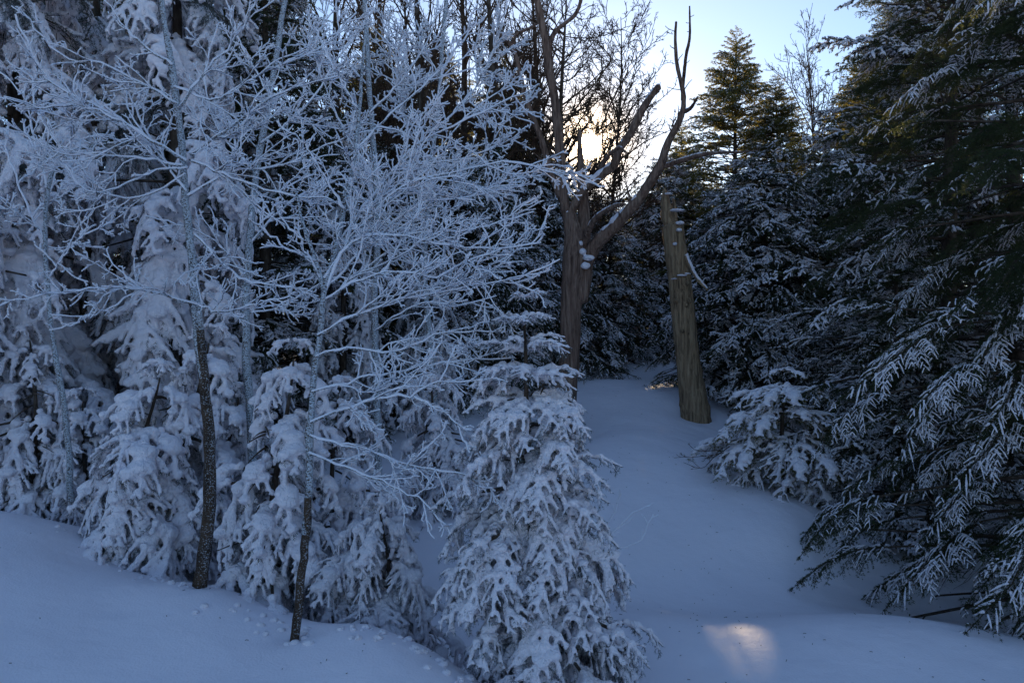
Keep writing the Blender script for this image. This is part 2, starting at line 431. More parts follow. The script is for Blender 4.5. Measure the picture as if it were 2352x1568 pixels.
def frond(L, rng, droop=.25, snow='laden', vox=.013, fat=1.0, sp1=.06, sp2=.05, wid=.42, ndens=110, nl=.02, nw=.0035, cover=.5, ang=(40, 58), fing=.55, pil=1.0, ss=5):
    """one bough along +x, length L: {'wood','needles','snow'} arrays"""
    K = 10; s = np.linspace(0, 1, K)
    yb = rng.normal() * .06
    A0 = np.stack([L * s * (1 - .12 * droop * s), yb * L * np.sin(s * 3) + 0 * s, -droop * L * s ** 2 + .04 * L * np.sin(s * 3.1)], 1)[None]
    R0 = np.full((1, K), .008 * max(L, .5)) * (1.1 - .75 * s)[None]
    wf = lambda t, l: wid * L * (np.minimum(t / .25, 1) ** .5) * (1.04 - t) ** .8 + .02
    A1, R1 = side_shoots(A0, R0, sp1, ang, wf, droop * 1.1, 6, rng, t0=.05, fold=.28)
    A2, R2 = side_shoots(A1, R1, sp2, (35, 58), lambda t, l: (.30 * l * (1.05 - t) + .025), droop * 1.2, 4, rng, t0=.12, lmin=.025)
    wood = MB(); tubes(wood, A0[:, ::3], R0[:, ::3], 4, cap=False); tubes(wood, A1[:, ::5], R1[:, ::5] * .8, 3, cap=False)
    nb = MB()
    dn = .35 if snow == 'laden' else .05
    needles(nb, A1, ndens, nl, nw, rng, 1.0, dn); needles(nb, A2, ndens, nl, nw, rng, 1.0, dn); needles(nb, A0, ndens, nl, nw, rng, 1.0, dn)
    sb = MB()
    if snow == 'laden':
        off = np.array([0, 0, 1.])
        def lum(Pt, r, n=.18):
            rr = r * np.clip(1 + rng.normal(size=Pt.shape[:2]) * n, .55, 1.6)
            tubes(sb, Pt + off * rr[..., None] * .55, rr, 7)
        env = lambda P_: np.clip(1.3 - .8 * P_[..., 0] / L, .55, 1.3)
        lum(A0, .030 * fat * env(A0)); lum(A1, .021 * fat * env(A1))
        keep = rng.random(len(A2)) < fing
        A2s = A2[keep].copy(); ks = np.linspace(0, 1, 4)[None, :, None] * rng.uniform(.6, 1.0, (len(A2s), 1, 1))
        A2s = A2s[:, :1] + (A2s[:, -1:] - A2s[:, :1]) * ks; A2s[:, :, 2] -= .25 * ks[..., 0] ** 2 * np.linalg.norm(A2s[:, -1] - A2s[:, 0], axis=1)[:, None]
        lum(A2s, .0125 * fat * np.linspace(1.1, .8, 4)[None] * rng.uniform(.7, 1.25, (len(A2s), 1)))
        # pillows
        m = int(9 * L * cover * 2)
        jj = rng.integers(0, len(A1), m); p, T, _ = interp(A1, R1, jj, rng.uniform(.1, .75, m))
        a = rng.uniform(.028, .062, (m, 1)) * fat * pil * np.array([[1, 1, .62]]) * rng.uniform(.8, 1.2, (m, 3))
        ellipsoids(sb, p + off * .02 * fat, a, rng)
        m = int(5 * L) + 1
        p, T, _ = interp(A0, R0, np.zeros(m, int), rng.uniform(.08, .8, m))
        a = rng.uniform(.04, .075, (m, 1)) * fat * pil * np.array([[1.1, 1.1, .6]])
        ellipsoids(sb, p + off * .028 * fat, a, rng)
        S = remesh(sb, vox, 2, jitter=.0035 * fat, seed=int(rng.integers(1e6)))
    else:
        # patches of snow lying on some of the shoots
        off = np.array([0, 0, 1.])
        f1 = wnoise(A1[:, 2] * 1.0, 9 / L, int(rng.integers(1e6)), 2); f2 = wnoise(A2[:, 1] * 1.0, 9 / L, int(rng.integers(1e6)), 2)
        k1 = f1 > np.quantile(f1, 1 - cover); k2 = (f2 > np.quantile(f2, 1 - cover)) | (rng.random(len(f2)) < .12)
        def strip(Pt, r):
            rr = r * np.clip(1 + rng.normal(size=Pt.shape[:2]) * .3, .4, 1.8)
            tubes(sb, Pt + off * (rr[..., None] * .5 + .003), rr, ss)
        strip(A1[k1][:, 1:][:, ::2], .0105 * fat * np.linspace(1.2, .6, 3)[None] * np.ones((k1.sum(), 1)))
        strip(A2[k2], .0085 * fat * np.linspace(1.1, .6, 4)[None] * np.ones((k2.sum(), 1)))
        if vox: S = remesh(sb, vox, 1, jitter=.002, seed=int(rng.integers(1e6)))
        else: S = sb.arrays()
    return dict(wood=wood.arrays(), needles=nb.arrays(), snow=S, L=L)

NOSNOW = (np.zeros((0, 3)), np.zeros((0, 4), int), np.zeros((0, 3), int))
def rotm(az, pitch, roll):
    ca, sa = np.cos(az), np.sin(az); cp_, sp_ = np.cos(pitch), np.sin(pitch); cr, sr = np.cos(roll), np.sin(roll)
    Rx = np.array([[1, 0, 0], [0, cr, -sr], [0, sr, cr]]); Ry = np.array([[cp_, 0, -sp_], [0, 1, 0], [sp_, 0, cp_]])
    Rz = np.array([[ca, -sa, 0], [sa, ca, 0], [0, 0, 1]])
    return Rz @ Ry @ Rx

def put(mbs, fr, M, t, sc):
    for k in ('wood', 'needles', 'snow'):
        V, Q, T = fr[k]
        if len(V): mbs[k].add(V @ (M.T * sc) + t, Q, T)

def conifer(name, label, cat, loc, rz, H, R, fronds, nb, rng, zmin=.15, r0=.11, prof=.8, pitch=(25, -25), fan=2, lean=(0, 0),
            zvis=None, group=None, bark=None, mneedle=None, msnow=None, flen=(1.0), tipfr=None, inner=True, gnd=None, tier=0, snowz=99):
    """trunk + crown + snow; boughs are merged from bough templates"""
    root = thing(name, label, cat, loc, rz, group)
    tb = MB(); Kt = 16; s = np.linspace(0, 1, Kt)
    ax = np.stack([lean[0] * s ** 1.5 * H + .03 * np.sin(s * 7 + rz), lean[1] * s ** 1.5 * H + .03 * np.cos(s * 5), s * H - .15], 1)
    tubes(tb, ax, (r0 * (1 - s) ** .9 + .006)[None], 9, rnoise=.05, rng=rng)
    mbs = dict(wood=MB(), needles=MB(), snow=MB())
    for i in range(nb):
        v = (i + rng.random()) / nb
        z = zmin + (H - zmin) * (v ** 1.12 if prof < 1.5 else v)
        if tier: z = min(zmin + round((z - zmin) / tier) * tier + rng.normal() * tier * .12, H - .02)
        q = max(1 - (z - zmin) / (H - zmin), .01)
        ln = (R * q ** prof + .10) * rng.uniform(.78, 1.15)
        if zvis is not None and z > zvis and rng.random() < .45: continue
        az = i * 2.39996 + rng.normal() * .25
        pt = math.radians(pitch[0] * (1 - q) + pitch[1] * q + rng.normal() * 7)
        cx = np.interp(z, ax[:, 2], ax[:, 0]); cy = np.interp(z, ax[:, 2], ax[:, 1])
        fl = [f for f in fronds if f['L'] <= ln * 1.5] or [min(fronds, key=lambda f: f['L'])]
        nf = fan if ln > .55 else 1
        for m in range(nf):
            f = fl[rng.integers(len(fl))]
            sc = np.clip(ln / f['L'], .35, flen) * rng.uniform(.85, 1.05)
            base = max(ln - f['L'] * sc * .93, 0)
            if m >= 1: base *= rng.uniform(.35, .8)
            a2 = az + (0 if m == 0 else rng.choice([-1, 1]) * rng.uniform(.15, .45))
            p2 = pt + (0 if m == 0 else rng.normal() * .1)
            M = rotm(a2, p2, rng.normal() * .22)
            t = np.array([cx, cy, z]) + np.array([math.cos(az), math.sin(az), math.tan(pt) * .6]) * base
            if gnd is not None:
                tip = t + M @ np.array([f['L'] * sc, 0, -.25 * f['L'] * sc])
                if tip[2] < gnd(tip[0], tip[1]) - .06:
                    lift = gnd(tip[0], tip[1]) - .06 - tip[2]
                    p2 += math.atan2(lift, f['L'] * sc) ; M = rotm(a2, p2, 0)
            if z > snowz and rng.random() < .45: f = dict(f, snow=NOSNOW)
            put(mbs, f, M, t, sc)
            if base > .08:
                tubes(mbs['wood'], np.stack([[cx, cy, z], (np.array([cx, cy, z]) + t) / 2 + [0, 0, .01], t])[None], np.array([[.016, .012, .009]]), 5)
    if inner:   # dead inner twigs
        m = nb // 2; zz = zmin + (H - zmin) * rng.random(m) * .8; azs = rng.random(m) * 6.28; l = R * (1 - zz / H) * rng.uniform(.3, .8, m)
        s5 = np.linspace(0, 1, 5)[None, :, None]; D = np.stack([np.cos(azs), np.sin(azs), rng.normal(size=m) * .25], 1)
        B = np.stack([0 * zz, 0 * zz, zz], 1)
        I = B[:, None] + D[:, None] * s5 * l[:, None, None]; I[:, :, 2] -= (.25 * l)[:, None] * s5[0, :, 0][None] ** 2
        IR = np.full(I.shape[:2], .006) * np.linspace(1.3, .5, 5)
        tubes(mbs['wood'], I, IR, 4, cap=False)
        C1, Q1 = spawn(I, IR, .12, (30, 60), .4, -.05, .2, 4, rng, rmin=.0018); tubes(mbs['wood'], C1, Q1, 3, cap=False)
    link("trunk", tb.mesh(name + "_trunk", bark or M_BARK), root)
    cr = link("crown", mbs['needles'].mesh(name + "_crown", mneedle or M_NEEDLE, False), root)
    link("branches", mbs['wood'].mesh(name + "_branches", bark or M_BARK), root)
    link("snow_load", mbs['snow'].mesh(name + "_snow", msnow or M_SNOW), root)
    return root

rng = np.random.default_rng(7)
tt = time.time()
LADEN_NEAR = [frond(l, rng, dr, 'laden', .0095, fat, wid=w_, sp1=.095, sp2=.06, cover=.5, pil=1.2, ndens=240, nl=.027, fing=.42) for l, dr, fat, w_ in
              ((.32, .45, .72, .5), (.5, .6, .85, .46), (.5, .9, .95, .45), (.75, .6, .9, .42), (.75, .9, 1.0, .40))]
LADEN_FINE = [frond(l, rng, dr, 'laden', .0098, fat, wid=w_, sp1=.07, sp2=.042, cover=.35, ndens=240, nl=.022, nw=.0028) for l, dr, fat, w_ in
              ((.28, .3, .5, .5), (.45, .4, .62, .48), (.45, .6, .7, .45), (.68, .5, .68, .42), (.68, .7, .78, .40))]
LADEN = [frond(l, rng, dr, 'laden', .015, fat, wid=w_, ndens=110, nl=.03, nw=.005, sp1=.11, sp2=.07, cover=.5, pil=1.05, fing=.72) for l, dr, fat, w_ in
         ((.5, .6, .95, .55), (.8, .55, 1.0, .50), (.8, .85, 1.05, .48), (1.05, .65, 1.05, .44), (1.05, .95, 1.1, .42))]
DUST = [frond(l, rng, dr, 'dust', 0, 1.15, wid=w_, cover=cv, ndens=150, nl=.024, nw=.008) for l, dr, w_, cv in
        ((.35, .1, .45, .3), (.6, .15, .42, .4), (.6, .3, .40, .12), (.95, .2, .38, .35), (.95, .32, .36, .08), (.95, .25, .38, .5))]
DUSTN = [frond(l, rng, dr, 'dust', 0, .58, wid=w_, cover=cv, ndens=210, nl=.02, nw=.006, sp1=.055, sp2=.038, ang=(34, 62)) for l, dr, w_, cv in
         ((.4, .2, .40, .35), (.7, .3, .34, .3), (.7, .42, .34, .45), (.9, .38, .30, .22), (.9, .48, .30, .4))]
HEAVY = [frond(l, rng, dr, 'laden', .012, .68, wid=w_, cover=.5, sp1=.085, ndens=240, nl=.026, nw=.0045) for l, dr, w_ in
         ((.35, .3, .5), (.6, .4, .45), (.9, .45, .42))]
FAR = [frond(l, rng, dr, 'dust', 0, 1.5, wid=w_, cover=cv, ndens=120, nl=.036, nw=.017, sp1=.085, sp2=.08, ss=3) for l, dr, w_, cv in
       ((.4, .05, .45, .08), (.7, .12, .40, .06), (1.0, .2, .36, .12), (.7, .3, .4, .22))]
print("fronds", round(time.time() - tt, 1), [len(f['snow'][1]) for f in LADEN_NEAR + LADEN + DUST + DUSTN + HEAVY + FAR])

# ------------------------------------------------------------------ left: wall of snow-laden spruces
def at(px, d, dz=0.0):
    x = (px - 1176) / FD * d
    return (x, d, gz(x, d) + dz)
G_L = "tall snow-laden spruces on the left bank"
rg = np.random.default_rng(21)
L1 = conifer("snow_laden_spruce", "tall spruce at the left edge with heavy snow curtains hanging down", "spruce tree", at(40, 7.4), .4,
             8.5, 1.75, LADEN, 60, rg, prof=.6, pitch=(0, -26), fan=2, zvis=6, snowz=3.3, tier=.6, mneedle=M_NEEDLEF, group=G_L, flen=1.25)
L2 = conifer("snow_laden_spruce", "tall snow-plastered spruce behind the thicker rime-covered sapling", "spruce tree", at(400, 7.8), 2.0,
             8.0, 1.6, LADEN, 52, rg, prof=.55, pitch=(-5, -32), fan=2, zvis=6, snowz=2.9, tier=.5, mneedle=M_NEEDLEF, group=G_L, flen=1.2, zmin=.9)
for px, d, rz, sc, src, lab in (
    (215, 8.9, 1.3, 1.0, L2, "snow-laden spruce standing between the left edge spruce and the rime-covered sapling"),
    (-120, 6.6, 2.6, .9, L2, "snow-covered spruce cut off by the left edge of the photo"),
    (480, 11.2, 5.1, 1.1, L2, "deeper snow-laden spruce seen between the two nearest saplings"),
    (790, 9.9, .9, .55, L2, "snow-laden spruce behind the crown of the thin sapling"),
    (980, 11.0, 2.2, .45, L1, "short snowy spruce in the thicket left of the forked dead tree")):
    copy_thing(src, lab, at(px, d), rz, sc)

# low laden young firs along the bank edge
G_Y = "young firs bowed under snow along the bank"
Y1 = conifer("young_fir", "young fir bowed under thick snow between the two sapling trunks", "young fir", at(610, 4.95), 1.0, 1.8, .66, LADEN_NEAR, 36, rg, tier=.3,
             zmin=.05, r0=.03, prof=.5, pitch=(-10, -30), fan=2, mneedle=M_NEEDLEF, lean=(.12, 0), group=G_Y, flen=1.15)
Y2 = conifer("young_fir", "broad snow-buried young fir left of the thicker sapling trunk", "young fir", at(310, 5.5), 4.0, 1.5, .72, LADEN_NEAR, 34, rg, tier=.3,
             zmin=.03, r0=.03, prof=.45, pitch=(-12, -28), fan=2, mneedle=M_NEEDLEF, lean=(-.1, 0), group=G_Y, flen=1.2)
for px, d, rz, sc, src, lab in (
    (75, 6.3, 2.2, .95, Y1, "young snow-laden fir at the left edge above the smooth snow"),
    (400, 5.9, .6, 1.08, Y1, "snow-laden young fir just left of the thicker sapling trunk, second row"),
    (205, 6.4, 5.6, .85, Y2, "drooping snow-laden young fir with rounded clumps near the left"),
    (810, 4.75, 3.0, .62, Y2, "low snow-heaped fir right of the thin sapling trunk"),
    (890, 4.7, 1.4, .72, Y2, "smallest snow-heaped fir at the bank's edge beside the foreground spruce"),
    (770, 5.9, 5.0, 1.05, Y1, "snow-laden young fir behind the thin sapling trunk"),
    (500, 6.6, 3.3, 1.0, Y2, "snow-laden young fir behind the thicker sapling trunk"),
    (1010, 7.6, 4.4, .9, Y1, "shaded young fir in the gap left of the foreground spruce")):
    copy_thing(src, lab, at(px, d, -.03), rz, sc)

# foreground spruce
conifer("small_spruce", "small snow-covered spruce in the centre foreground beside the trail", "spruce tree", at(1250, 4.05, -.05), .3, 2.3, .66, LADEN_FINE, 165, rg, tier=.15,
        zmin=.05, r0=.035, prof=.78, pitch=(24, -34), fan=2, mneedle=M_NEEDLEF, flen=1.0, lean=(-.06, 0))

# ------------------------------------------------------------------ centre and right: darker conifers dusted with snow
rr_ = np.random.default_rng(5)
G_R = "dark snow-dusted conifers right of the trail"
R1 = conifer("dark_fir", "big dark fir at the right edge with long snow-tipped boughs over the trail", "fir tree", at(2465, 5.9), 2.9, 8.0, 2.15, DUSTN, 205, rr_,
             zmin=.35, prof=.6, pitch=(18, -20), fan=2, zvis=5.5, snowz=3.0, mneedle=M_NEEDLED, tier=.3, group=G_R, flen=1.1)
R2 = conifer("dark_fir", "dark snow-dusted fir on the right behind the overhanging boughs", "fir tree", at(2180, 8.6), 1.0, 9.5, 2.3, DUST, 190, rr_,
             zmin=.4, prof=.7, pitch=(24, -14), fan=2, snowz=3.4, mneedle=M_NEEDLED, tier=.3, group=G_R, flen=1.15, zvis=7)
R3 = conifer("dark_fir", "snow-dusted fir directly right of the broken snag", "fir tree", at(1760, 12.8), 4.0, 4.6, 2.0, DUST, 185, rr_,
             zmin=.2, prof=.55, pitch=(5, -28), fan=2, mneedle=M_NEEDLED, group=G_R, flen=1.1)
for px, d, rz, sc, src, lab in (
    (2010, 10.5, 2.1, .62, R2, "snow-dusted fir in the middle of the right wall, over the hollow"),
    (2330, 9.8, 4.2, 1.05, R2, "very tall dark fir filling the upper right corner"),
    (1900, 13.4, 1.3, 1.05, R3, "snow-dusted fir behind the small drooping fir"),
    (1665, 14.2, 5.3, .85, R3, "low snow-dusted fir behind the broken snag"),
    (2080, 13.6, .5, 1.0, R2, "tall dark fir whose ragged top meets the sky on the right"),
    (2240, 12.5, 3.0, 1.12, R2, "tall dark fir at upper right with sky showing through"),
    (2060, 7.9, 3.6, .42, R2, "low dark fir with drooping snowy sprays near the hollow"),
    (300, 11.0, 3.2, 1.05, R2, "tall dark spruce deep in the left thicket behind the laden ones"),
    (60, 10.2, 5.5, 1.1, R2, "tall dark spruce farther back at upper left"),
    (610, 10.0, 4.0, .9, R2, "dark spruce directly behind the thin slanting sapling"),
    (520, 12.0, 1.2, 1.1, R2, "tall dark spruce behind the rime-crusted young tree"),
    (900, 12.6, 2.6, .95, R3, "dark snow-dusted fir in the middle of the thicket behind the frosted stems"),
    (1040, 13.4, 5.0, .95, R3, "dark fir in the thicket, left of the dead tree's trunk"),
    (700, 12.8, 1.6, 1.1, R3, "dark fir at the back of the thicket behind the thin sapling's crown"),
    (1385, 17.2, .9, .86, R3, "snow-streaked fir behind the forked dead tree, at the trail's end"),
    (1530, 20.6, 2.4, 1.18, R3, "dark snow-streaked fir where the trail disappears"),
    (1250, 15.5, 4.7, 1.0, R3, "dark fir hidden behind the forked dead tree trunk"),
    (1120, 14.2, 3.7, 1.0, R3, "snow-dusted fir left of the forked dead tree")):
    copy_thing(src, lab, at(px, d), rz, sc)

df = conifer("drooping_fir", "small heavily snowed fir drooping over the hollow right of the snag", "young fir", at(1800, 8.1, -.1), .2, 1.45, .72, HEAVY, 40, rr_, tier=.26,
        zmin=.45, r0=.03, prof=.5, pitch=(0, -20), fan=2, flen=1.1)
df.scale = (1.3, 1, 1)

# spires against the sky
G_S = "pointed firs against the sky"
S1 = conifer("pointed_fir", "tallest pointed fir standing clear against the pale sky", "fir tree", at(1690, 20), 0, 9.0, 3.2, FAR, 420, rr_,
             zmin=.3, prof=.85, pitch=(30, -8), fan=2, group=G_S, flen=1.0, inner=False)
for px, d, rz, sc, src, lab in (
    (1150, 18.5, 2.2, .86, S1, "tall dark fir behind the left limbs of the forked dead tree"),
    (1010, 19.5, 4.9, .92, S1, "dark fir deep behind the frosted thicket, top in the twigs"),
    (860, 18.5, 3.9, .95, S1, "dark fir deep behind the frosted thicket, below the golden specks"),
    (1240, 21.5, .4, .72, S1, "dark fir just left of and below the sun"),
    (1292, 22.5, 1.7, .56, S1, "narrow dark fir hidden behind the dead tree's main fork"),  # hidden fir added to stop a sun leak on the foreground snow
    (1340, 23.5, 3.4, .55, S1, "low dark fir directly below the sun"),
    (1783, 19.0, 1.9, .84, S1, "second pointed fir just right of the tallest one"),
    (1566, 23, 3.1, .80, S1, "narrow fir tip seen beside the leaning dead limb"),
    (2030, 16.0, 4.3, .90, S1, "pointed fir at the left end of the tall right-hand group"),
    (1968, 18.5, 5.3, .86, S1, "lower pointed fir right of the bare tree"),
    (1640, 23, 5.9, .62, S1, "low fir behind the broken snag, glowing at its edge"),
    (1860, 22, .8, .58, S1, "low fir under the bare tree on the skyline"),
    (1480, 22, 2.8, .55, S1, "low backlit fir below the sun, right of the forked dead tree")):
    c = copy_thing(src, lab, at(px, d), rz, sc)

# far woodland: one mass behind everything
wm = dict(wood=MB(), needles=MB(), snow=MB())
rf = np.random.default_rng(11)
def far_tree(x, y, H, R, nb):
    z0 = gz(x, y)
    tubes(wm['wood'], np.array([[x, y, z0 - .2], [x, y, z0 + H]])[None], np.array([[.12, .01]]), 6)
    for i in range(nb):
        v = (i + rf.random()) / nb; z = .2 + (H - .2) * v; ln = R * (1 - v) ** .8 + .12
        f = FAR[rf.integers(len(FAR))]; sc = min(ln / f['L'], 2.2); az = i * 2.4 + rf.normal() * .2
        put(wm, f, rotm(az, math.radians(20 * v - 18 * (1 - v) + rf.normal() * 6), 0), np.array([x, y, z0 + z]), sc)
for k in range(30):      # wood continued unseen behind the viewer, added to cut low frontal sky light
    a = math.radians(175 + 190 * (k + rf.random()) / 30); rr0 = rf.uniform(11, 14)
    far_tree(rr0 * math.cos(a) + 1, -1 + rr0 * math.sin(a), rf.uniform(8, 12), 2.0, 30)
for k in range(46):
    x = -24 + 50 * (k + rf.random()) / 46; y = 26 + rf.random() * 5
    pxv = 1176 + x / y * FD
    H = rf.uniform(5.9, 7.0) if 1300 < pxv < 2000 else rf.uniform(8, 12)
    far_tree(x, y, H, 1.9, 34)
for k in range(16):  # extra back row, added to block stray sun slivers on the trail
    y = rf.uniform(32, 37); pxv = 1280 + 46 * k + rf.uniform(-15, 15)
    far_tree((pxv - 1176) / FD * y, y, rf.uniform(7.4, 8.6), 2.6, 44)
far_o = link("distant_woodland", wm['needles'].mesh("distant_woodland", M_NEEDLE, False)); far_o["kind"] = "stuff"
far_o["label"] = "dark wood of firs closing the background behind the trail"; far_o["category"] = "woodland"
link("snow", wm['snow'].mesh("distant_woodland_snow", M_SNOW), far_o)
link("trunks", wm['wood'].mesh("distant_woodland_trunks", M_BARK), far_o)

# ------------------------------------------------------------------ bare trees
def limb(pts, r0, r1, d0, d1=None, K=24, wig=.0, rng=None):
    """pixel polyline + depth run -> world polyline and radii"""
    d1 = d0 if d1 is None else d1
    a = resample(np.array([[p[0], p[1], 0] for p in pts], float), K)
    s = np.linspace(0, 1, K); d = d0 + (d1 - d0) * s
    W_ = np.array([P(a[i, 0], a[i, 1], d[i]) for i in range(K)])
    if rng is not None and wig: W_[1:] += rng.normal(size=(K - 1, 3)) * wig
    return W_, r0 + (r1 - r0) * s ** .8

def bare_parts(root, trunkmb, levels, rime, bark, twigmat, rng, thick=1.0, S=(6, 4, 3)):
    """levels: list of (Pt,R) from limbs to the finest twigs"""
    link("trunk", trunkmb.mesh("trunk", bark), root)
    mb = MB()
    for i, (C, R_) in enumerate(levels): tubes(mb, C, R_, S[min(i, 2)], cap=(i == 0))
    link("branches", mb.mesh("branches", twigmat), root)
    if rime > 0:
        rb = MB()
        for i, (C, R_) in enumerate(levels):
            r2 = (R_ * .8 + rime * .8) * np.clip(1 + rng.normal(size=R_.shape) * .16, .6, 1.5)
            tubes(rb, C + np.array([0, 0, 1.]) * (rime * .8 + R_[..., None] * .25), r2, S[min(i, 2)] + 1, cap=True)
        link("rime", rb.mesh("rime", M_RIME), root)

rs = np.random.default_rng(33)
def hand_sapling(label, trunk, limbs, rime, spacing=(.075, .046, .038), lf=(.42, .36, .4), bark=M_BARKF, rmin=.0017, name="frosted_sapling", extra=(), group="rime-covered saplings", up=.02, split=.42):
    base = trunk[0][0]
    root = thing(name, label, "sapling", tuple(base), 0, group)
    off = np.array(base)
    tm = MB(); kk = int(len(trunk[0]) * split) + 1; tubes(tm, trunk[0][:kk] - off, trunk[1][:kk], 12, rnoise=.06, rng=rs)
    um = MB(); tubes(um, trunk[0][kk - 1:] - off, trunk[1][kk - 1:], 12, rnoise=.06, rng=rs)
    for e in extra: tubes(um, e[0] - off, e[1], 9, rnoise=.07, rng=rs)
    for q_ in range(1):
        cr_ = MB(); tt_ = trunk[0][kk - 4 + q_:][::2] - off
        tubes(cr_, tt_ + rs.normal(size=tt_.shape) * .003 + np.array([-.004 + .008 * q_, -.004, 0]), trunk[1][kk - 4 + q_:][::2] * np.clip(.85 + rs.normal(size=len(tt_)) * .2, .4, 1.25), 9, rnoise=.12, rng=rs)
        link("upper_trunk", um.mesh("upper_trunk", M_BARKW), root)
        link("rime_crust", cr_.mesh("rime_crust", M_RIME if q_ else M_BARKW), root)
    L0 = np.stack([l[0] for l in limbs]) - off; R0 = np.stack([l[1] for l in limbs])
    lv = [(L0, R0)]
    C, R_ = spawn(L0, R0, spacing[0], (22, 58), lf[0], up, .16, 9, rs, t0=.12, rf=.7, rmin=rmin * 1.2, lmax=.8); lv.append((C, R_))
    C2, R2_ = spawn(C, R_, spacing[1], (25, 60), lf[1], up, .18, 6, rs, t0=.1, rf=.75, rmin=rmin, lmin=.04); lv.append((C2, R2_))
    C3, R3_ = spawn(C2, R2_, spacing[2], (30, 65), lf[2], up, .15, 4, rs, t0=.15, rf=.8, rmin=rmin, lmin=.02); lv.append((C3, R3_))
    bare_parts(root, tm, lv, rime, bark, M_BARKW, rs)
    return root

A_tr = limb([(458,1345),(478,1200),(482,1050),(470,900),(458,760),(445,620),(428,480),(422,400),(415,300),(400,180),(380,60),(360,-80)], .043, .014, 4.6, 4.9, 40, .003, rs)
def LM(pts, r0, d0, d1, r1=.003): return limb(pts, r0 * .78, r1, d0, d1, 18, .006, rs)
A_l = [LM([(428,370),(275,275),(178,224),(97,168),(41,36)], .014, 4.7, 4.3), LM([(418,380),(255,357),(122,347),(110,285)], .012, 4.7, 4.5),
       LM([(408,240),(250,153),(143,128),(51,31)], .012, 4.75, 4.5), LM([(440,355),(551,275),(632,219),(790,168)], .013, 4.7, 4.4),
       LM([(440,370),(561,418),(637,444),(765,459)], .012, 4.7, 4.3), LM([(448,540),(535,627),(612,653),(704,663)], .010, 4.7, 4.2),
       LM([(455,700),(510,719),(581,699),(663,683)], .009, 4.65, 4.2), LM([(452,699),(357,673),(270,658),(153,673),(56,686),(-20,706)], .012, 4.65, 4.1),
       LM([(306,676),(229,719),(117,762)], .007, 4.4, 4.2), LM([(430,385),(357,392),(245,438),(184,428),(150,385)], .009, 4.7, 4.4),
       LM([(275,277),(178,240),(92,245),(-20,220)], .010, 4.5, 4.2), LM([(410,250),(470,170),(540,90),(600,-20)], .012, 4.8, 4.6),
       LM([(395,150),(300,80),(230,-20)], .011, 4.8, 4.6), LM([(428,440),(350,330),(300,230),(250,180)], .009, 4.7, 4.9),
       LM([(432,450),(520,400),(640,380),(760,330),(850,300)], .011, 4.7, 4.5), LM([(400,200),(500,230),(600,170),(720,120),(820,30)], .010, 4.8, 4.7),
       LM([(425,400),(330,450),(240,440),(110,300),(70,180)], .008, 4.7, 5.0)]
hand_sapling("thicker leaning sapling with rime-covered crown on the left bank", A_tr, A_l, .0030)

B_tr = limb([(675,1480),(690,1350),(705,1200),(712,1050),(718,900),(735,760),(744,660)], .026, .014, 4.0, 4.05, 30, .002, rs)
B_e = [limb([(744,670),(725,600),(700,530),(680,440)], .016, .006, 4.05, 4.1, 14, .002, rs), limb([(744,665),(770,580),(790,480),(815,350),(830,200),(840,60)], .018, .007, 4.05, 4.3, 20, .003, rs)]
B_l = [LM([(742,680),(800,560),(900,540),(1010,560),(1120,575),(1240,560)], .011, 4.05, 3.9), LM([(735,640),(690,560),(650,500),(640,455)], .009, 4.05, 3.8),
       LM([(745,640),(830,520),(930,430),(1060,390),(1180,370),(1310,405)], .011, 4.05, 4.0), LM([(742,690),(830,640),(920,620),(990,640),(1080,600),(1150,575)], .009, 4.05, 3.8),
       LM([(745,690),(860,600),(980,540),(1130,520),(1230,460)], .010, 4.05, 4.2), LM([(725,600),(660,570),(600,520),(640,470)], .008, 4.05, 3.9),
       LM([(714,970),(766,951),(858,915),(950,910),(975,885),(1062,874),(1138,869)], .011, 4.0, 3.8), LM([(712,1000),(832,1032),(909,1058),(990,1078),(1062,1089),(1138,1129)], .009, 4.0, 3.8),
       LM([(710,1040),(822,1083),(878,1109),(950,1140),(990,1175),(1036,1226)], .008, 4.0, 3.8), LM([(950,910),(1021,946),(1062,997),(1080,1040)], .006, 3.9, 3.8),
       LM([(730,770),(830,720),(960,680),(1080,660),(1180,640),(1285,600)], .010, 4.0, 4.0), LM([(775,560),(860,440),(960,330),(1100,260),(1240,200)], .010, 4.1, 4.4),
       LM([(790,480),(740,400),(700,330),(640,290)], .008, 4.1, 4.0), LM([(815,350),(900,260),(1000,170),(1090,60)], .009, 4.2, 4.4),
       LM([(725,820),(800,800),(900,810),(1010,770),(1150,760)], .008, 4.0, 4.1), LM([(745,660),(850,560),(960,470),(1100,450),(1200,425)], .008, 4.05, 4.3),
       LM([(825,250),(770,160),(720,60)], .008, 4.25, 4.2), LM([(716,900),(820,870),(930,850),(1040,830),(1180,825)], .008, 4.0, 4.2)]
hand_sapling("thin slanting sapling rooted nearest the camera, with fans of white twigs", B_tr, B_l, .0028, extra=B_e)

